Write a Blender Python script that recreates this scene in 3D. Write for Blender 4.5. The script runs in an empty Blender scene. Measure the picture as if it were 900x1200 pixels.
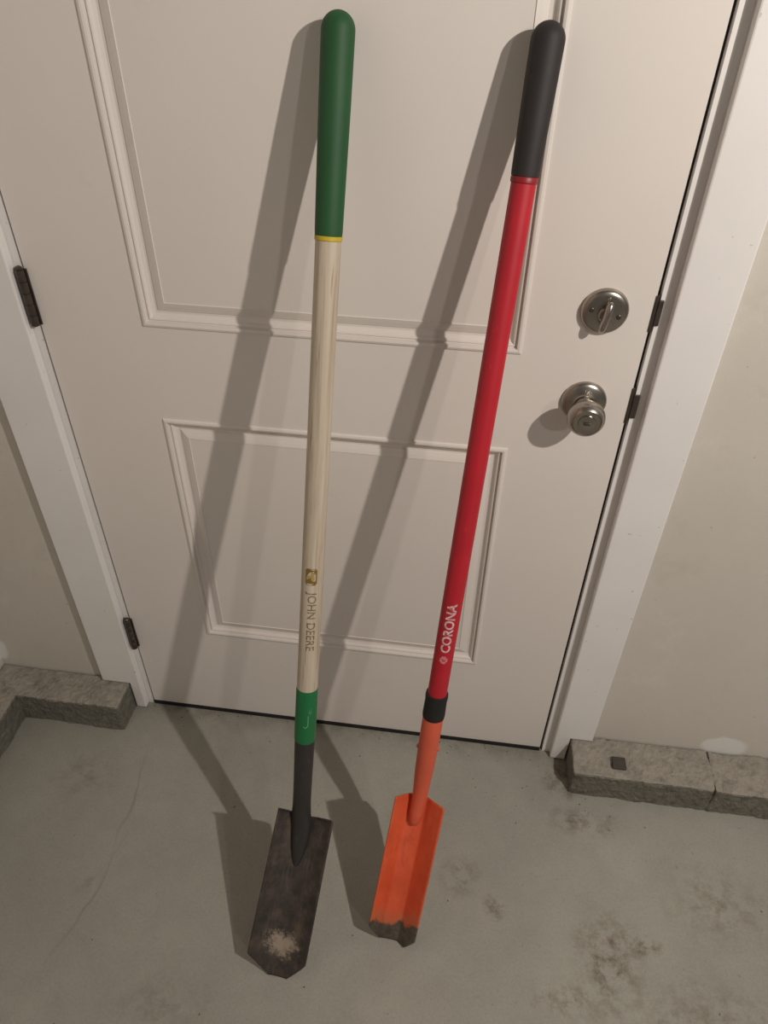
import bpy, bmesh, math, random
import numpy as np
from mathutils import Vector, Matrix
random.seed(3)
sc=bpy.context.scene
COL=bpy.context.collection
try:
    sc.view_settings.view_transform='Standard'
except Exception as e: print(e)

# ---------------------------------------------------------------- materials
def lin(c): return tuple(((v/255)/12.92 if v/255<=.04045 else ((v/255+.055)/1.055)**2.4) for v in c)
class NT:
    def __init__(s,name):
        s.m=bpy.data.materials.new(name); s.m.use_nodes=True
        s.t=s.m.node_tree; s.b=s.t.nodes['Principled BSDF']
        s.tc=s.t.nodes.new('ShaderNodeTexCoord')
        s.co=s.tc.outputs['Object']
    def n(s,typ,**k):
        nd=s.t.nodes.new(typ)
        for a,b in k.items(): setattr(nd,a,b)
        return nd
    def link(s,a,b): s.t.links.new(a,b)
    def setin(s,sock,v):
        if hasattr(v,'is_output'): s.link(v,sock)
        else: sock.default_value=v
    def mapping(s,scale=(1,1,1),loc=(0,0,0),rot=(0,0,0),src=None):
        m=s.n('ShaderNodeMapping'); m.inputs['Scale'].default_value=scale; m.inputs['Location'].default_value=loc; m.inputs['Rotation'].default_value=rot
        s.link(src or s.co,m.inputs['Vector']); return m.outputs[0]
    def noise(s,scale,detail=4,rough=.55,vec=None,dist=0):
        n=s.n('ShaderNodeTexNoise'); n.inputs['Scale'].default_value=scale; n.inputs['Detail'].default_value=detail
        n.inputs['Roughness'].default_value=rough; n.inputs['Distortion'].default_value=dist
        s.link(vec or s.co,n.inputs['Vector']); return n.outputs[0]
    def ramp(s,f,stops):
        r=s.n('ShaderNodeValToRGB'); e=r.color_ramp.elements
        while len(e)<len(stops): e.new(0.5)
        for i,(p,c) in enumerate(stops):
            e[i].position=p; e[i].color=(c,c,c,1) if isinstance(c,(int,float)) else (*c,1)
        s.link(f,r.inputs[0]); return r.outputs[0]
    def mix(s,f,a,b,mode='MIX'):
        m=s.n('ShaderNodeMix',data_type='RGBA',blend_type=mode)
        s.setin(m.inputs[0],f)
        for i,v in ((6,a),(7,b)):
            if hasattr(v,'is_output'): s.link(v,m.inputs[i])
            else: m.inputs[i].default_value=(*v,1)
        return m.outputs[2]
    def math(s,op,a,b=0.0,c=None,clamp=False):
        m=s.n('ShaderNodeMath',operation=op,use_clamp=clamp)
        s.setin(m.inputs[0],a); s.setin(m.inputs[1],b)
        if c is not None: s.setin(m.inputs[2],c)
        return m.outputs[0]
    def sep(s,v=None):
        x=s.n('ShaderNodeSeparateXYZ'); s.link(v or s.co,x.inputs[0]); return x.outputs
    def color(s,c):
        if hasattr(c,'is_output'): s.link(c,s.b.inputs['Base Color'])
        else: s.b.inputs['Base Color'].default_value=(*c,1)
    def rough(s,v): s.setin(s.b.inputs['Roughness'],v)
    def metal(s,v): s.setin(s.b.inputs['Metallic'],v)
    def bump(s,h,st=.2,d=.002):
        b=s.n('ShaderNodeBump'); b.inputs['Strength'].default_value=st; b.inputs['Distance'].default_value=d
        s.link(h,b.inputs['Height']); s.link(b.outputs[0],s.b.inputs['Normal'])
    def blob(s,cx,cy,cz,rx,ry,rz):
        """1 at centre falling to 0 at the ellipsoid's rim"""
        m=s.mapping(scale=(1/rx,1/ry,1/rz),loc=(-cx/rx,-cy/ry,-cz/rz))
        l=s.n('ShaderNodeVectorMath',operation='LENGTH'); s.link(m,l.inputs[0])
        return s.math('SUBTRACT',1.0,l.outputs['Value'],clamp=True)

def plain(name,rgb,rough=.5,metal=0,var=.12,scale=60,bump=.05):
    k=NT(name); c=lin(rgb); f=k.noise(scale)
    k.color(k.mix(k.ramp(f,[(.3,0.),(.7,1.)]),tuple(v*(1-var) for v in c),tuple(min(1,v*(1+var)) for v in c)))
    k.rough(rough); k.metal(metal)
    if bump: k.bump(f,bump,.0005)
    return k.m

def m_door():
    k=NT('door_paint'); c=lin((228,220,213))
    f=k.ramp(k.noise(3,5),[(.3,0.),(.7,1.)])
    col=k.mix(f,tuple(v*.95 for v in c),c)
    sm=k.ramp(k.noise(18,6,.7),[(.62,0.),(.8,1.)])
    col=k.mix(k.math('MULTIPLY',sm,.12),col,lin((150,138,124)))
    k.color(col); k.rough(.42); k.bump(k.noise(220,3),.06,.0005); return k.m
def m_trim():
    k=NT('trim_paint'); c=lin((236,232,229))
    col=k.mix(k.ramp(k.noise(5,6),[(.35,0.),(.75,1.)]),tuple(v*.93 for v in c),c)
    sp=k.ramp(k.noise(70,2,.5),[(.73,0.),(.76,1.)])
    col=k.mix(k.math('MULTIPLY',sp,.45),col,lin((130,118,105)))
    k.color(col); k.rough(.45); k.bump(k.noise(90,4),.1,.0006); return k.m
def m_wall():
    k=NT('drywall'); c=lin((207,200,189))
    col=k.mix(k.ramp(k.noise(2.2,6,.6),[(.3,0.),(.72,1.)]),tuple(v*.9 for v in c),c)
    sm=k.ramp(k.noise(9,7,.7),[(.55,0.),(.75,1.)])
    col=k.mix(k.math('MULTIPLY',sm,.28),col,lin((166,153,136)))
    lt=k.ramp(k.noise(6,6,.7,vec=k.mapping(loc=(3,1,2))),[(.56,0.),(.7,1.)])
    col=k.mix(k.math('MULTIPLY',lt,.3),col,lin((226,221,214)))
    sp=k.ramp(k.noise(55,2,.5),[(.735,0.),(.755,1.)])
    col=k.mix(k.math('MULTIPLY',sp,.4),col,lin((120,108,94)))
    for (x,z,rx,rz) in ((1.295,.098,.06,.04),(-.36,.14,.035,.05)):
        b=k.blob(x,0,z,rx,.5,rz)
        b=k.ramp(k.math('ADD',b,k.math('MULTIPLY',k.noise(40,6,.7),.5)),[(.38,0.),(.55,1.)])
        col=k.mix(k.math('MULTIPLY',b,.65),col,lin((234,232,229)))
    k.color(col); k.rough(.75); k.bump(k.noise(60,6,.7),.3,.0015); return k.m
def m_concrete(name,base,stain=True):
    k=NT(name); c=lin(base)
    n1=k.ramp(k.noise(2.6,9,.66),[(.3,0.),(.72,1.)])
    col=k.mix(n1,tuple(v*.78 for v in c),tuple(v*1.1 for v in c))
    n2=k.ramp(k.noise(11,9,.72,dist=.6),[(.42,0.),(.7,1.)])
    col=k.mix(k.math('MULTIPLY',n2,.32 if stain else .6),col,tuple(v*.66 for v in c))
    n3=k.ramp(k.noise(160,5,.8),[(.3,0.),(.7,1.)])
    col=k.mix(k.math('MULTIPLY',n3,.2),col,lin((184,181,169)))
    n4=k.ramp(k.noise(240,4,.8,vec=k.mapping(loc=(5,2,1))),[(.5,0.),(.7,1.)])
    col=k.mix(k.math('MULTIPLY',n4,.28),col,lin((102,97,87)))
    sp=k.ramp(k.noise(75,3,.6),[(.68,0.),(.73,1.)])
    col=k.mix(k.math('MULTIPLY',sp,.36),col,lin((102,94,81)))
    if not stain:
        pit=k.ramp(k.noise(48,6,.8),[(.50,0.),(.62,1.)])
        col=k.mix(k.math('MULTIPLY',pit,.55),col,lin((88,81,70)))
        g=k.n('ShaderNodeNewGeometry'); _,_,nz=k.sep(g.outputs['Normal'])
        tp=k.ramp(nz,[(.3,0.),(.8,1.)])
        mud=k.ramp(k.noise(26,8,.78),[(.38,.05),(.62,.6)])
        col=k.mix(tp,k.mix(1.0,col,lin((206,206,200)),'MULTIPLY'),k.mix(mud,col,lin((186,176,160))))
    if stain:
        for (x,y,rx,ry,a) in ((1.03,-.42,.08,.10,1.1),(1.10,-.39,.035,.022,2.2),(.96,-.5,.10,.04,.8),(.75,-.31,.05,.05,.8),(.82,-.36,.03,.03,1.0),(1.2,-.55,.2,.15,.8),(.02,-.42,.04,.04,.4),(.96,-.07,.05,.06,1.6),(.25,-.60,.12,.06,.4),(-.08,-.2,.10,.08,.4),(1.0,-.16,.1,.04,.9),(1.25,-.3,.12,.1,.6)):
            b=k.blob(x,y,0,rx,ry,1)
            f=k.math('MULTIPLY',k.ramp(k.noise(30,8,.8),[(.45,0.),(.64,1.)]),k.math('MULTIPLY',b,a*1.3,clamp=True))
            col=k.mix(f,col,lin((100,86,68)))
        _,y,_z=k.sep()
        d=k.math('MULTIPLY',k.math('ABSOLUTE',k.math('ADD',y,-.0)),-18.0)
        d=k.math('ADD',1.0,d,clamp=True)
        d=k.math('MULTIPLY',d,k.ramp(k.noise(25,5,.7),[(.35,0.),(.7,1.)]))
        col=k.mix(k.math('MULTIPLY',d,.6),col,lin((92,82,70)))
        w=k.n('ShaderNodeVectorMath',operation='ADD'); k.link(k.co,w.inputs[0])
        nz=k.n('ShaderNodeTexNoise'); nz.inputs['Scale'].default_value=6; nz.inputs['Detail'].default_value=6; k.link(k.co,nz.inputs['Vector'])
        sub=k.n('ShaderNodeVectorMath',operation='SCALE'); k.link(nz.outputs['Color'],sub.inputs[0]); sub.inputs['Scale'].default_value=.06
        k.link(sub.outputs[0],w.inputs[1])
        x,y,_=k.sep(w.outputs[0])
        for (x0,y0,x1,y1) in ((.035,-.14,.05,-.34),(.06,-.34,.02,-.56)):
            dx,dy=x1-x0,y1-y0; L=math.hypot(dx,dy); nx,ny=-dy/L,dx/L
            x0+=.03;y0+=.03
            e=k.math('ADD',k.math('MULTIPLY',x,nx),k.math('ADD',k.math('MULTIPLY',y,ny),-(nx*x0+ny*y0)))
            e=k.ramp(k.math('ABSOLUTE',e),[(0.0,1.),(.0011,0.)])
            s2=k.blob((x0+x1)/2-.02,(y0+y1)/2-.02,0,L*.7,L*.7,1)
            col=k.mix(k.math('MULTIPLY',e,k.math('MULTIPLY',s2,.5,clamp=True)),col,lin((108,104,94)))
    k.color(col); k.rough(k.ramp(n1,[(0,.62),(1,.8)])); k.bump(k.noise(90,8,.75),.35 if stain else 1.0,.002 if stain else .005); return k.m
def m_wood():
    k=NT('ash_wood')
    v=k.mapping(scale=(60,60,2.2))
    g=k.noise(1.6,6,.65,vec=v,dist=.4)
    col=k.ramp(g,[(.28,lin((150,132,112))),(.46,lin((192,177,157))),(.75,lin((212,200,183)))])
    v2=k.mapping(scale=(170,170,7)); s=k.ramp(k.noise(1.5,3,.6,vec=v2),[(.62,0.),(.70,1.)])
    col=k.mix(k.math('MULTIPLY',s,.6),col,lin((130,106,82)))
    d=k.ramp(k.noise(6,4),[(.5,0.),(.75,1.)])
    col=k.mix(k.math('MULTIPLY',d,.3),col,lin((170,156,138)))
    k.color(col); k.rough(.55); k.bump(g,.15,.0006); return k.m
def m_paint(name,rgb,wear,rough=.35,amt=.5,metal=0):
    k=NT(name); c=lin(rgb)
    col=k.mix(k.ramp(k.noise(12,5),[(.3,0.),(.7,1.)]),tuple(v*.85 for v in c),c)
    v=k.mapping(scale=(1,1,.25))
    s=k.ramp(k.noise(90,5,.7,vec=v),[(.61,0.),(.70,1.)])
    col=k.mix(k.math('MULTIPLY',s,amt),col,lin(wear))
    k.color(col); k.rough(rough); k.metal(metal); k.bump(k.noise(120,4),.08,.0005); return k.m
def m_ink(name,rgb,under,fade):
    """worn print: patchy, the shaft colour showing through"""
    k=NT(name); f=k.ramp(k.noise(260,4,.7),[(.44,0.),(.62,1.)])
    k.color(k.mix(k.math('MULTIPLY',f,fade),lin(rgb),lin(under))); k.rough(.5); return k.m
def m_dark_blade(L):
    k=NT('weathered_steel'); 
    col=k.ramp(k.noise(22,8,.75),[(.3,lin((50,45,43))),(.5,lin((74,67,62))),(.72,lin((106,94,83)))])
    v=k.mapping(scale=(1,1,.12)); st=k.ramp(k.noise(120,5,.7,vec=v),[(.55,0.),(.7,1.)])
    col=k.mix(k.math('MULTIPLY',st,.3),col,lin((128,116,104)))
    r=k.ramp(k.noise(45,6,.7),[(.52,0.),(.7,1.)])
    x,y,z=k.sep()
    low=k.ramp(k.math('MULTIPLY',z,-1/L),[(.5,0.),(1.,1.)])
    col=k.mix(k.math('MULTIPLY',r,k.math('ADD',.2,k.math('MULTIPLY',low,.6))),col,lin((112,86,66)))
    b=k.blob(.006,0,-.80*L,.052,1,.040)
    b=k.ramp(k.math('ADD',b,k.math('MULTIPLY',k.math('SUBTRACT',k.noise(50,10,.88),.5),3.4)),[(.36,0.),(.75,1.)])
    b=k.math('MULTIPLY',b,k.ramp(k.blob(.006,0,-.80*L,.052,1,.040),[(0.,0.),(.25,1.)]))
    col=k.mix(k.math('MULTIPLY',b,.85),col,lin((180,164,146)))
    k.color(col); k.rough(.46); k.metal(.3); k.bump(k.noise(60,6,.7),.3,.0014); return k.m
def m_orange_blade(L):
    k=NT('orange_enamel')
    col=k.mix(k.ramp(k.noise(14,5),[(.3,0.),(.7,1.)]),lin((202,78,44)),lin((230,102,64)))
    v=k.mapping(scale=(1,1,.2)); s=k.ramp(k.noise(80,7,.8,vec=v),[(.54,0.),(.70,1.)])
    col=k.mix(k.math('MULTIPLY',s,.55),col,lin((148,66,42)))
    s2=k.ramp(k.noise(60,7,.8,vec=k.mapping(scale=(1,1,.4),loc=(2,3,1))),[(.62,0.),(.70,1.)])
    col=k.mix(k.math('MULTIPLY',s2,.5),col,lin((170,128,100)))
    x,y,z=k.sep()
    e=k.math('ADD',k.math('MULTIPLY',z,-1/L),k.math('MULTIPLY',k.math('SUBTRACT',k.noise(28,6,.7),.5),.22))
    e=k.math('ADD',e,k.math('MULTIPLY',k.math('ABSOLUTE',x),1.6))
    t=k.ramp(e,[(.885,0.),(.91,1.)])
    met=k.ramp(k.noise(50,6,.7),[(.3,lin((78,70,63))),(.7,lin((120,110,98)))])
    col=k.mix(t,col,met)
    h=k.ramp(e,[(.78,0.),(.9,.6)])
    col=k.mix(k.math('MULTIPLY',h,k.math('SUBTRACT',1.0,t)),col,lin((166,112,78)))
    k.color(col); k.rough(.45); k.metal(k.math('MULTIPLY',t,.5)); k.bump(k.noise(80,5),.15,.0008); return k.m

M_DOOR=m_door();M_TRIM=m_trim();M_WALL=m_wall()
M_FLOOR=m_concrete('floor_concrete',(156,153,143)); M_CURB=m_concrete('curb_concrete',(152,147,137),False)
M_NICKEL=plain('satin_nickel',(166,159,150),.28,1,.06,40,.02)
M_BRONZE=plain('dark_bronze',(92,84,77),.42,.8,.2,50,.1)
M_RUBBER=plain('black_rubber',(26,24,24),.7,0,.2,60,.1)
M_GAP=plain('dark_weatherstrip',(34,31,29),.85,0,.1)

# ---------------------------------------------------------------- mesh helpers
def new_obj(name,verts,faces,mat,parent=None,smooth=False,mw=None,mods=()):
    me=bpy.data.meshes.new(name); me.from_pydata([tuple(v) for v in verts],[],faces); me.validate()
    bm=bmesh.new(); bm.from_mesh(me); bmesh.ops.recalc_face_normals(bm,faces=bm.faces); bm.to_mesh(me); bm.free()
    o=bpy.data.objects.new(name,me); COL.objects.link(o)
    if isinstance(mat,(list,tuple)):
        for m in mat: me.materials.append(m)
    else: me.materials.append(mat)
    if smooth:
        for p in me.polygons: p.use_smooth=True
        try: me.set_sharp_from_angle(angle=math.radians(38))
        except Exception: pass
    if mw is not None: o.matrix_world=mw
    if parent is not None:
        o.parent=parent; o.matrix_parent_inverse=parent.matrix_world.inverted()
    return o
def boxes(name,lst,mat,parent=None,bevel=0):
    bm=bmesh.new()
    for (a,b) in lst:
        r=bmesh.ops.create_cube(bm,size=1)
        bmesh.ops.transform(bm,verts=r['verts'],matrix=Matrix.Translation([(a[i]+b[i])/2 for i in range(3)])@Matrix.Diagonal([abs(b[i]-a[i]) for i in range(3)]+[1]))
    me=bpy.data.meshes.new(name); bm.to_mesh(me); bm.free(); me.materials.append(mat)
    o=bpy.data.objects.new(name,me); COL.objects.link(o)
    if bevel:
        m=o.modifiers.new('bev','BEVEL'); m.width=bevel; m.segments=3; m.limit_method='ANGLE'
    if parent is not None: o.parent=parent; o.matrix_parent_inverse=parent.matrix_world.inverted()
    return o
def empty(name,loc=(0,0,0)):
    e=bpy.data.objects.new(name,None); e.empty_display_size=.1; e.location=loc; COL.objects.link(e)
    bpy.context.view_layer.update(); return e
def lathe(name,prof,mat,parent=None,mw=None,seg=40,caps=True,sx=1):
    v=[];f=[]
    for (r,z) in prof:
        for i in range(seg):
            a=2*math.pi*i/seg; v.append((r*sx*math.cos(a),r*math.sin(a),z))
    for j in range(len(prof)-1):
        for i in range(seg):
            f.append((j*seg+i,j*seg+(i+1)%seg,(j+1)*seg+(i+1)%seg,(j+1)*seg+i))
    if caps: f.append(tuple(range(seg))); f.append(tuple(range((len(prof)-1)*seg,len(prof)*seg)))
    return new_obj(name,v,f,mat,parent,True,mw)
def sweep(name,pts,rad,mat,parent=None,seg=28,flat=None):
    """tube through world points with radii (rx, ry)"""
    pts=[Vector(p) for p in pts]; v=[];f=[]
    for j,p in enumerate(pts):
        d=(pts[min(j+1,len(pts)-1)]-pts[max(j-1,0)]).normalized()
        x=Vector((0,1,0)).cross(d); x.normalize(); y=d.cross(x)
        rx,ry=rad[j] if isinstance(rad[j],tuple) else (rad[j],rad[j])
        for i in range(seg):
            a=2*math.pi*i/seg; v.append(p+x*rx*math.cos(a)+y*ry*math.sin(a))
    for j in range(len(pts)-1):
        for i in range(seg): f.append((j*seg+i,j*seg+(i+1)%seg,(j+1)*seg+(i+1)%seg,(j+1)*seg+i))
    f.append(tuple(range(seg))); f.append(tuple(range((len(pts)-1)*seg,len(pts)*seg)))
    return new_obj(name,v,f,mat,parent,True)
def frame(origin,up):
    z=Vector(up).normalized(); x=Vector((0,1,0)).cross(z).normalized(); y=z.cross(x)
    m=Matrix.Identity(4)
    for i in range(3): m[i][0]=x[i];m[i][1]=y[i];m[i][2]=z[i];m[i][3]=origin[i]
    return m
def hemi(r,zc,n=9):   # rounded end going up
    return [(max(r*math.cos(a),.0004),zc+r*math.sin(a)) for a in [math.pi/2*i/n for i in range(n+1)]]

# ---------------------------------------------------------------- room shell
boxes('floor',[((-2.2,-4.2,-.12),(3.2,.16,0))],M_FLOOR)
boxes('wall_back',[((-.36,0,.0),(-.0325,.13,2.75)),((.9495,0,0),(3.2,.13,2.75)),((-.0325,0,2.075),(.9495,.13,2.75))],M_WALL)
boxes('wall_left',[((-.5,-4.2,.0),(-.36,.13,2.75))],M_WALL)

# concrete stem-wall curbs (one cast piece each side of the doorway)
def curb(name,segs):
    bm=bmesh.new()
    for (a,b) in segs:
        r=bmesh.ops.create_cube(bm,size=1)
        bmesh.ops.transform(bm,verts=r['verts'],matrix=Matrix.Translation([(a[i]+b[i])/2 for i in range(3)])@Matrix.Diagonal([abs(b[i]-a[i]) for i in range(3)]+[1]))
        ax=0 if abs(b[0]-a[0])>abs(b[1]-a[1]) else 1
        n=min(60,int(abs(b[ax]-a[ax])/.05))
        if n>1:
            es=[e for e in bm.edges if all(vv in r['verts'] for vv in e.verts) and abs((e.verts[0].co-e.verts[1].co)[ax])>.03]
            bmesh.ops.subdivide_edges(bm,edges=es,cuts=n,use_grid_fill=True)
    me=bpy.data.meshes.new(name); bm.to_mesh(me); bm.free(); me.materials.append(M_CURB)
    o=bpy.data.objects.new(name,me); COL.objects.link(o)
    m=o.modifiers.new('bev','BEVEL'); m.width=.005; m.segments=2; m.limit_method='ANGLE'
    m=o.modifiers.new('sub','SUBSURF'); m.subdivision_type='SIMPLE'; m.levels=4; m.render_levels=4
    t=bpy.data.textures.new(name+'_t','CLOUDS'); t.noise_scale=.06; t.noise_depth=4
    m=o.modifiers.new('disp','DISPLACE'); m.texture=t; m.strength=.010; m.mid_level=.5; m.texture_coords='GLOBAL'
    t=bpy.data.textures.new(name+'_t2','CLOUDS'); t.noise_scale=.010; t.noise_depth=3
    m=o.modifiers.new('disp2','DISPLACE'); m.texture=t; m.strength=.005; m.mid_level=.5; m.texture_coords='GLOBAL'
    return o
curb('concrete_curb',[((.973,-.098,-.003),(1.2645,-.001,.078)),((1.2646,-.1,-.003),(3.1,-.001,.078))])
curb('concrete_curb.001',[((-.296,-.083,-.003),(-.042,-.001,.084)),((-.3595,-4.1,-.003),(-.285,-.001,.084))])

# jamb + casing
boxes('trim_1',[((-.0325,.0,.0),(-.004,.13,2.075)),((.920,.0,0),(.9495,.13,2.075)),((-.0325,.0,2.04),(.9495,.13,2.075))],M_TRIM)
def casing(name,prism):
    v=[];n=len(prism)
    for y in (-.0005,-.0180):
        for (x,z) in prism: v.append((x,y,z))
    f=[tuple(range(n)),tuple(range(n,2*n))]+[(i,(i+1)%n,n+(i+1)%n,n+i) for i in range(n)]
    o=new_obj(name,v,f,M_TRIM); m=o.modifiers.new('b','BEVEL'); m.width=.0025; m.segments=2; m.limit_method='ANGLE'; return o
casing('trim_2',[(.937,.003),(.970,.003),(.970,.083),(1.017,.083),(1.017,2.15),(.937,2.15)])
casing('trim_3',[(-.014,.003),(-.038,.003),(-.038,.090),(-.104,.090),(-.104,2.15),(-.014,2.15)])
casing('trim_4',[(-.0135,2.06),(.9365,2.06),(.9365,2.15),(-.0135,2.15)])

# ---------------------------------------------------------------- door
W=.914; H=2.03
door=empty('door_1',(W/2,0,.012))
def door_slab():
    s=.169
    panels=[(s,.278,W-s,.820),(s,.9865,W-s,1.875)]
    prof=[(0,0),(.0012,-.0026),(.0045,-.0036),(.0075,-.0028),(.0085,.0030),(.0100,.0034),(.0112,.0015),(.0130,.0020),(.0155,.0070),(.0200,.0092),(.0245,.0092),(.0250,.0078),(.032,.0046),(.0385,.0024),(.0392,.0036)]
    v=[];f=[];
    xs=[0,s,W-s,W]; zs=[.012,.278,.820,.9865,1.875,H]
    idx={}
    for i,x in enumerate(xs):
        for j,z in enumerate(zs): idx[i,j]=len(v); v.append((x,0,z))
    for i in range(3):
        for j in range(5):
            q=(idx[i,j],idx[i+1,j],idx[i+1,j+1],idx[i,j+1])
            if i==1 and j in (1,3):
                prev=list(q); x0,z0,x1,z1=panels[0 if j==1 else 1]
                for (o,d) in prof[1:]:
                    b=len(v)
                    v.extend([(x0+o,d,z0+o),(x1-o,d,z0+o),(x1-o,d,z1-o),(x0+o,d,z1-o)])
                    cur=[b,b+1,b+2,b+3]
                    for k in range(4): f.append((prev[k],prev[(k+1)%4],cur[(k+1)%4],cur[k]))
                    prev=cur
                f.append(tuple(prev))
            else: f.append(q)
    b=len(v); v.extend([(0,.0445,.012),(W,.0445,.012),(W,.0445,H),(0,.0445,H)])
    f.append((b,b+1,b+2,b+3))
    bot=[idx[i,0] for i in range(4)]; top=[idx[i,5] for i in range(4)]; lf=[idx[0,j] for j in range(6)]; rt=[idx[3,j] for j in range(6)]
    f.append(tuple(bot)+(b+1,b)); f.append(tuple(top)+(b+2,b+3)); f.append(tuple(lf)+(b+3,b)); f.append(tuple(rt)+(b+2,b+1))
    return new_obj('slab',v,f,M_DOOR,door)
door_slab()
boxes('sweep',[((.0,-.002,.0005),(W,.04,.0118))],M_RUBBER,door)
boxes('threshold',[((-.003,.03,.0),(W+.003,.12,.010))],M_GAP,door)
boxes('weatherstrip',[((W+.0004,.012,.012),(W+.0058,.04,H)),((-.0036,.006,.012),(-.0004,.04,H))],M_GAP,door)
boxes('latch_plate',[((W-.0012,-.0012,.885),(W+.0040,.03,.945)),((W-.0012,-.0012,1.035),(W+.0040,.03,1.088))],M_BRONZE,door,.0005)
boxes('strike_lip',[((W+.0039,-.003,.895),(W+.013,.01,.935)),((W+.0039,-.003,1.045),(W+.011,.01,1.082))],M_BRONZE,door,.001)

RX=Matrix.Rotation(math.radians(90),4,'X')   # local z -> world -y
def at(x,z,y=0): return Matrix.Translation((x,y,z))@RX
kn=empty('door_knob',(.847,0,.917))
lathe('rosette',[(.0335,.0002),(.0335,.003),(.032,.006),(.028,.0085),(.021,.010),(.0175,.0115),(.0165,.014)],M_NICKEL,kn,at(.847,.917))
lathe('ball',[(.0145,.0125),(.0115,.018),(.0115,.026),(.0150,.031),(.0215,.0355),(.0262,.042),(.0275,.049),(.0265,.056),(.0235,.0615),(.0205,.064),(.0195,.0625),(.0125,.0622),(.012,.064),(.003,.0645)],M_NICKEL,kn,at(.847,.917))
boxes('push_button',[((.8425,-.0672,.9155),(.8515,-.0642,.9185))],M_BRONZE,kn,.0005)
db=empty('deadbolt',(.849,0,1.062))
lathe('rosette',[(.0325,.0002),(.0325,.004),(.031,.0075),(.0285,.0095),(.024,.0105),(.0105,.011),(.010,.0165),(.0085,.018)],M_NICKEL,db,at(.849,1.062))
def thumb():
    bm=bmesh.new(); bmesh.ops.create_uvsphere(bm,u_segments=28,v_segments=16,radius=1)
    for v in bm.verts:
        x,y,z=v.co
        wx=.0052+.0034*abs(z)**1.5
        v.co=Vector((x*wx, y*.0095-.0235, z*.0225))
    me=bpy.data.meshes.new('thumb_turn'); bm.to_mesh(me); bm.free(); me.materials.append(M_NICKEL)
    for p in me.polygons: p.use_smooth=True
    o=bpy.data.objects.new('thumb_turn',me); COL.objects.link(o)
    o.matrix_world=Matrix.Translation((.849,0,1.062))@Matrix.Rotation(math.radians(8),4,'Y')
    o.parent=db; o.matrix_parent_inverse=db.matrix_world.inverted()
thumb()
for dx,dz in ((-.019,.004),(.019,-.004)):
    lathe('screw',[(.0034,.0095),(.0034,.0115),(.0025,.0122)],M_BRONZE,db,at(.849+dx,1.062+dz),16)

for n,z in (('door_hinge',.255),('door_hinge.001',1.022),('door_hinge.002',1.80)):
    h=empty(n,(-.003,-.006,z))
    pr=[]
    z0=-.0445
    for i in range(5):
        a=z0+i*.0178
        pr+= [(.0055,a+.0002),(.0066,a+.001),(.0066,a+.0168),(.0055,a+.0176)]
    lathe('barrel',pr,M_BRONZE,h,Matrix.Translation((-.004,-.0075,z)),20)
    boxes('leaf',[((-.0138,-.0038,z-.0445),(-.0045,-.0004,z+.0445)),((-.0035,-.0032,z-.0445),(.0045,-.0005,z+.0445))],M_BRONZE,h,.0006)
    lathe('pin',[(.0045,.0444),(.0052,.0455),(.0052,.048),(.003,.050)],M_BRONZE,h,Matrix.Translation((-.004,-.0075,z)),16)

# ---------------------------------------------------------------- shovels
def wrap_text(name,body,size,r,z0,ang,mat,parent,mw,down=True,bold=0.0,xscale=1):
    cu=bpy.data.curves.new(name,'FONT'); cu.body=body; cu.size=size; cu.offset=bold; cu.resolution_u=6
    to=bpy.data.objects.new(name,cu); COL.objects.link(to); bpy.context.view_layer.update()
    me=bpy.data.meshes.new_from_object(to.evaluated_get(bpy.context.evaluated_depsgraph_get()))
    bpy.data.objects.remove(to)
    bm=bmesh.new(); bm.from_mesh(me); bmesh.ops.triangulate(bm,faces=bm.faces)
    bmesh.ops.subdivide_edges(bm,edges=bm.edges,cuts=2)
    ys=[v.co.y for v in bm.verts]; yc=(min(ys)+max(ys))/2; xm=max(v.co.x for v in bm.verts)
    for v in bm.verts:
        tx,ty=v.co.x*xscale,v.co.y-yc
        if down: z=z0-tx; a=ang+ty/r
        else: z=z0+tx; a=ang-ty/r
        v.co=Vector((r*math.sin(a),-r*math.cos(a),z))
    bm.to_mesh(me); bm.free(); me.materials.clear(); me.materials.append(mat)
    o=bpy.data.objects.new(name,me); COL.objects.link(o); o.matrix_world=mw
    o.parent=parent; o.matrix_parent_inverse=parent.matrix_world.inverted()
    return xm*xscale
def patch(name,outline,r,z0,ang,mat,parent,mw):
    """flat decal outline (x,y metres, y up the shaft) wrapped on the shaft"""
    bm=bmesh.new(); vs=[bm.verts.new((x,y,0)) for x,y in outline]; bm.faces.new(vs)
    bmesh.ops.triangulate(bm,faces=bm.faces); bmesh.ops.subdivide_edges(bm,edges=bm.edges,cuts=4)
    for v in bm.verts:
        a=ang+v.co.x/r; z=z0+v.co.y; v.co=Vector((r*math.sin(a),-r*math.cos(a),z))
    me=bpy.data.meshes.new(name); bm.to_mesh(me); bm.free(); me.materials.append(mat)
    o=bpy.data.objects.new(name,me); COL.objects.link(o); o.matrix_world=mw
    o.parent=parent; o.matrix_parent_inverse=parent.matrix_world.inverted()

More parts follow.
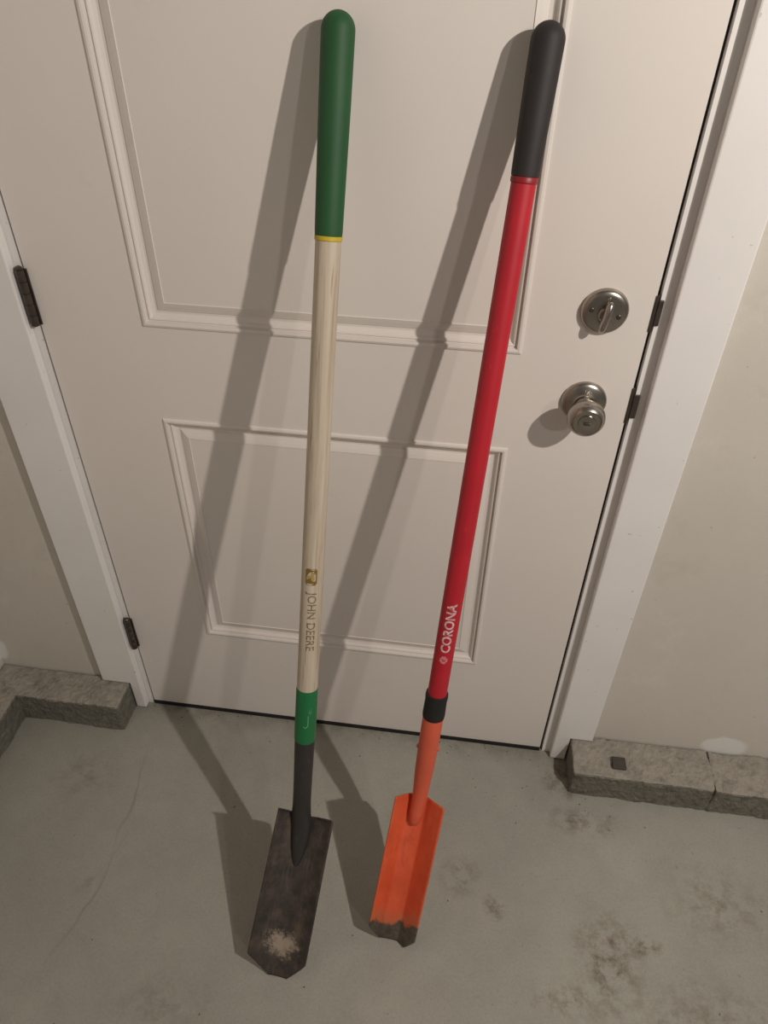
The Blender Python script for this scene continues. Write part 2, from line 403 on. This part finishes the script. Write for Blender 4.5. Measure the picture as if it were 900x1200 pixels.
def blade(name,L,hwl,hwr,nfun,topfun,mat,parent,mw,back,tread=0,nu=33,nw=72,latshift=0.0):
    """hwl/hwr: left and right half widths along the blade"""
    v=[];f=[]
    def X(u,w): 
        a=hwl(w); b=hwr(w); return -a+(a+b)*(u+1)/2
    for j in range(nw+1):
        w=j/nw
        for i in range(nu):
            u=-1+2*i/(nu-1); x=X(u,w)
            z=-w*L+topfun(u)*(1-w)**3
            y=-nfun(x,w)+back*(1-w)
            v.append((x+latshift*(1-w),y,z))
    if tread:
        base=len(v)
        for i in range(nu):
            u=-1+2*i/(nu-1); x=X(u,0); s=min(1,max(0,(abs(u)-.45)/.12))
            v.append((x*1.0+latshift,-nfun(x,0)+back-tread*s,topfun(u)+.0035*s))
    for j in range(nw):
        for i in range(nu-1):
            a=j*nu+i; f.append((a,a+1,a+nu+1,a+nu))
    if tread:
        for i in range(nu-1):
            f.append((base+i,base+i+1,i+1,i))
    o=new_obj(name,v,f,mat,parent,True,mw)
    m=o.modifiers.new('sol','SOLIDIFY'); m.thickness=.0022; m.offset=0
    return o
def tip(w,w0,full,end,p=1.3):
    if w<w0: return full(w)
    a=(w-w0)/(1-w0); return full(w0)-(full(w0)-end)*a**p

# --- wooden-handled trenching shovel
T=Vector((.488,-.020,1.397)); B=Vector((.450,-.350,.235)); G=Vector((.426,-.533,.002))
Ls=(T-B).length; MW=frame(B,T-B); zz=lambda t:(1-t)*Ls
sh=empty('trenching_shovel',tuple(G))
M_GREEN=m_paint('green_grip_foam',(30,82,42),(54,104,60),.62,.15)
M_GREEN2=m_paint('green_sleeve',(28,112,64),(150,190,160),.38,.25)
M_YEL=plain('yellow_band',(196,170,44),.5)
M_SOCK=m_paint('black_socket_paint',(58,55,54),(100,92,85),.45,.4,.2)
ge=zz(.195)
lathe('grip',[(.0150,ge),(.0172,ge+.001),(.0176,ge+.006),(.0182,ge+.06),(.0192,ge+.14)]+hemi(.0196,Ls-.016,10),M_GREEN,sh,MW)
lathe('grip_band',[(.0166,ge-.005),(.0176,ge-.004),(.0176,ge+.0005),(.0166,ge+.0012)],M_YEL,sh,MW)
c0,c1=zz(.767),zz(.855)
lathe('shaft',[(.0158,c0-.01)]+[(.0170-.0006*min(1,i/12),c0+(ge-c0)*i/16) for i in range(17)],m_wood(),sh,MW)
lathe('sleeve',[(.0160,c1-.002),(.0178,c1),(.0180,c1+.004),(.0178,c0-.003),(.0172,c0),(.016,c0+.0005)],M_GREEN2,sh,MW)
# thin hooked line printed on the sleeve
ML=plain('label_ink',(120,168,132),.5)
for a_,b_ in (((.0045,.004),(.0045,-.016)),((.0045,-.016),(.001,-.021)),((.001,-.021),(-.003,-.018))):
    dx,dy=b_[0]-a_[0],b_[1]-a_[1]; l_=math.hypot(dx,dy); nx_,ny_=-dy/l_*.0006,dx/l_*.0006
    patch('sleeve_label',[(a_[0]+nx_,a_[1]+ny_),(b_[0]+nx_,b_[1]+ny_),(b_[0]-nx_,b_[1]-ny_),(a_[0]-nx_,a_[1]-ny_)],.0182,c0-.05,.15,ML,sh,MW)
MB=frame(B,B-G); LB=(B-G).length
zsh=(T-B).normalized(); 
def pb(x,y,z): return MB@Vector((x,y,z))
sweep('socket',[B+zsh*(c1+.002),B+zsh*(c1-.004),B+zsh*.07,B+zsh*.03,B+zsh*.008,pb(.004,.002,-.018),pb(.005,.003,-.040),pb(.005,.005,-.060),pb(.005,.0075,-.078),pb(.005,.010,-.092),pb(.005,.013,-.104)],
      [.0165,.0170,.0160,.0160,(.0172,.014),(.0175,.0120),(.0160,.0098),(.0135,.0085),(.0105,.0072),(.007,.006),(.003,.003)],M_SOCK,sh)
F1=lambda w:.0495+.0040*w
blade('blade',LB,lambda w:tip(w,.86,F1,.010,1.15),lambda w:tip(w,.87,F1,.025,1.25),lambda x,w:(.026-.012*w)*(abs(x)/.05)**2,lambda u:-.006+.014*abs(u)**1.5-.0025*u,m_dark_blade(LB),sh,MB,.012,tread=.010,latshift=.009)
M_GOLD=plain('gold_ink',(134,108,44),.45,.2)
M_GOLD2=plain('pale_gold_ink',(176,152,84),.45,.1)
M_INK=m_ink('olive_ink',(116,98,56),(186,170,146),.5)
wrap_text('label','JOHN DEERE',.0190,.0172,zz(.613),.12,M_INK,sh,MW,True,.0001,.97)
zl=zz(.590)
patch('logo',[(-.009,-.012),(-.006,-.015),(.006,-.015),(.009,-.012),(.009,.010),(.007,.013),(-.007,.013),(-.009,.010)],.0172,zl,.08,M_GOLD,sh,MW)
patch('logo_deer',[(-.006,-.006),(-.003,-.002),(.001,-.003),(.004,-.008),(.005,-.002),(.004,.002),(.006,.006),(.003,.004),(.001,.008),(.0,.002),(-.005,.001)],.01735,zl,.08,M_GOLD2,sh,MW)

# --- fibreglass-handled trenching shovel
T2=Vector((.723,-.020,1.392)); B2=Vector((.656,-.290,.237)); G2=Vector((.624,-.444,.002))
L2=(T2-B2).length; MW2=frame(B2,T2-B2); z2=lambda t:(1-t)*L2
s2=empty('trenching_shovel.001',tuple(G2))
M_RED=m_paint('red_fibreglass',(186,28,44),(216,72,82),.5,.3)
M_BLK=m_paint('black_grip',(40,35,34),(78,70,64),.65,.45)
M_OR=m_paint('orange_socket',(220,98,70),(176,84,60),.45,.35)
g2=z2(.128)
lathe('grip',[(.0150,g2),(.0166,g2+.001),(.0170,g2+.006),(.0178,g2+.05),(.0188,g2+.10)]+hemi(.0192,L2-.014,10),M_BLK,s2,MW2)
lathe('shaft',[(.0162,z2(.80)),(.0160,z2(.6)),(.0154,z2(.2)),(.0152,g2+.001)],M_RED,s2,MW2)
lathe('grip_ring',[(.0152,g2-.007),(.0164,g2-.006),(.0166,g2-.001),(.0155,g2+.001)],m_paint('dark_red_ring',(142,24,34),(120,20,30),.45,.2),s2,MW2)
a,b=z2(.834),z2(.792)
lathe('collar',[(.0165,a-.001),(.0186,a),(.0192,a+.006),(.0188,a+.02),(.0184,(a+b)/2+.01),(.0192,b-.006),(.0186,b),(.0162,b+.001)],M_RUBBER,s2,MW2)
MB2=frame(B2,B2-G2); LB2=(B2-G2).length
zs2=(T2-B2).normalized()
def pc(x,y,z): return MB2@Vector((x,y,z))
sweep('socket',[B2+zs2*(a+.001),B2+zs2*(a-.004),B2+zs2*.12,B2+zs2*.07,B2+zs2*.03,pc(0,-.002,0.0),pc(0,-.002,-.025),pc(0,-.002,-.042),pc(0,-.0015,-.050),pc(0,-.001,-.053)],
      [.0170,.0178,.0174,(.0165,.0165),(.0145,.0155),(.0135,.0140),(.0125,.0115),(.0105,.009),(.0065,.005),(.002,.002)],M_OR,s2)
for k_ in (-1,1):
    p=B2+zs2*.125
    m=Matrix.Translation(p)@(MW2.to_3x3().to_4x4())@Matrix.Rotation(math.radians(90*k_),4,'Y')
    lathe('rivet',[(.004,.0160),(.004,.0185),(.0025,.0198)],M_OR,s2,m,16)
F2=lambda w:.0448-.0014*w
def n2(x,w):
    ax=abs(x); k=.0165
    return 0.0015*(ax/k)**2 if ax<k else .0015+ (ax-k)*1.15
blade('blade',LB2,lambda w:tip(w,.86,F2,.018,1.1),lambda w:tip(w,.91,F2,.029,1.1),n2,lambda u:.004*abs(u)-.0025*u,m_orange_blade(LB2),s2,MB2,.010,nu=41)
M_WHITE=m_ink('white_ink',(222,200,200),(190,60,70),.6)
wrap_text('label','CORONA',.0210,.0163,z2(.712),-.0,M_WHITE,s2,MW2,False,.0006,1.0)
patch('logo',[(.008*math.cos(i*math.pi/8)*(1 if i%2 else .7),.008*math.sin(i*math.pi/8)*(1 if i%2 else .7)) for i in range(16)],.0163,z2(.724),0.0,m_ink('worn_white_ink',(214,140,146),(186,40,54),.8),s2,MW2)

# ---------------------------------------------------------------- little things
boxes('tile_chip',[((1.055,-.078,.081),(1.083,-.050,.086))],plain('dark_tile',(66,62,57),.6),None,.001)
# small black wheel standing on the floor by the left wall
wh=empty('rubber_wheel',(-.237,-.355,.0))
MWW=Matrix.Translation((-.249,-.355,.0305))@Matrix.Rotation(math.radians(90),4,'Y')
lathe('tyre',[(.016,.001),(.024,0),(.0285,.003),(.0302,.008),(.0302,.018),(.0285,.023),(.024,.026),(.016,.025)],M_RUBBER,wh,MWW,36)
lathe('hub',[(.015,.0),(.0155,.027),(.008,.0275),(.0075,.031),(.002,.0315)],M_BRONZE,wh,MWW,28)
v=[];f=[]
for i in range(130):
    if i<55: x=random.uniform(-.25,1.5); y=random.uniform(-.9,-.03)
    elif i<80: x=random.gauss(.97,.1); y=random.gauss(-.13,.03)
    else: x=random.uniform(-.02,.95); y=-abs(random.gauss(0,.02))-.004
    if (x>.96 and y>-.105) or (x<-.03 and y>-.1) or x<-.2: continue
    s=random.uniform(.0006,.0018); b=len(v); a=random.uniform(0,3.1)
    for (p,q,h) in ((-1,-.6,0),(1,-.7,0),(.8,.8,0),(-.7,.6,0),(-.5,-.3,.8),(.5,-.3,.8),(.4,.4,.8),(-.4,.3,.8)):
        p*=s;q*=s;v.append((x+p*math.cos(a)-q*math.sin(a),y+p*math.sin(a)+q*math.cos(a),h*s+.0001))
    for q in ((0,1,2,3),(4,5,6,7),(0,1,5,4),(1,2,6,5),(2,3,7,6),(3,0,4,7)): f.append(tuple(b+i_ for i_ in q))
new_obj('floor_grit',v,f,plain('grit',(98,86,72),.9,0,.4,200))

# ---------------------------------------------------------------- light
def point(name,loc,p,r,c):
    l=bpy.data.lights.new(name,'POINT'); l.energy=p; l.shadow_soft_size=r; l.color=c
    o=bpy.data.objects.new(name,l); o.location=loc; COL.objects.link(o); return o
point('key_bulb',(1.66,-1.06,1.98),77,.018,(1,.93,.855))
point('far_bulb',(2.6,-3.0,2.5),44,.06,(1,.94,.87))
w=bpy.data.worlds.new('World'); sc.world=w; w.use_nodes=True
w.node_tree.nodes['Background'].inputs[0].default_value=(1,.94,.89,1); w.node_tree.nodes['Background'].inputs[1].default_value=.122

# ---------------------------------------------------------------- camera
cam=bpy.data.cameras.new('camera'); co=bpy.data.objects.new('camera',cam); COL.objects.link(co)
co.location=(.6688,-.9989,1.4937); co.rotation_euler=(.8804,-.0136,.1332)
cam.sensor_fit='VERTICAL'; cam.sensor_height=24; cam.lens=865.23*24/1200; cam.clip_start=.01
sc.camera=co
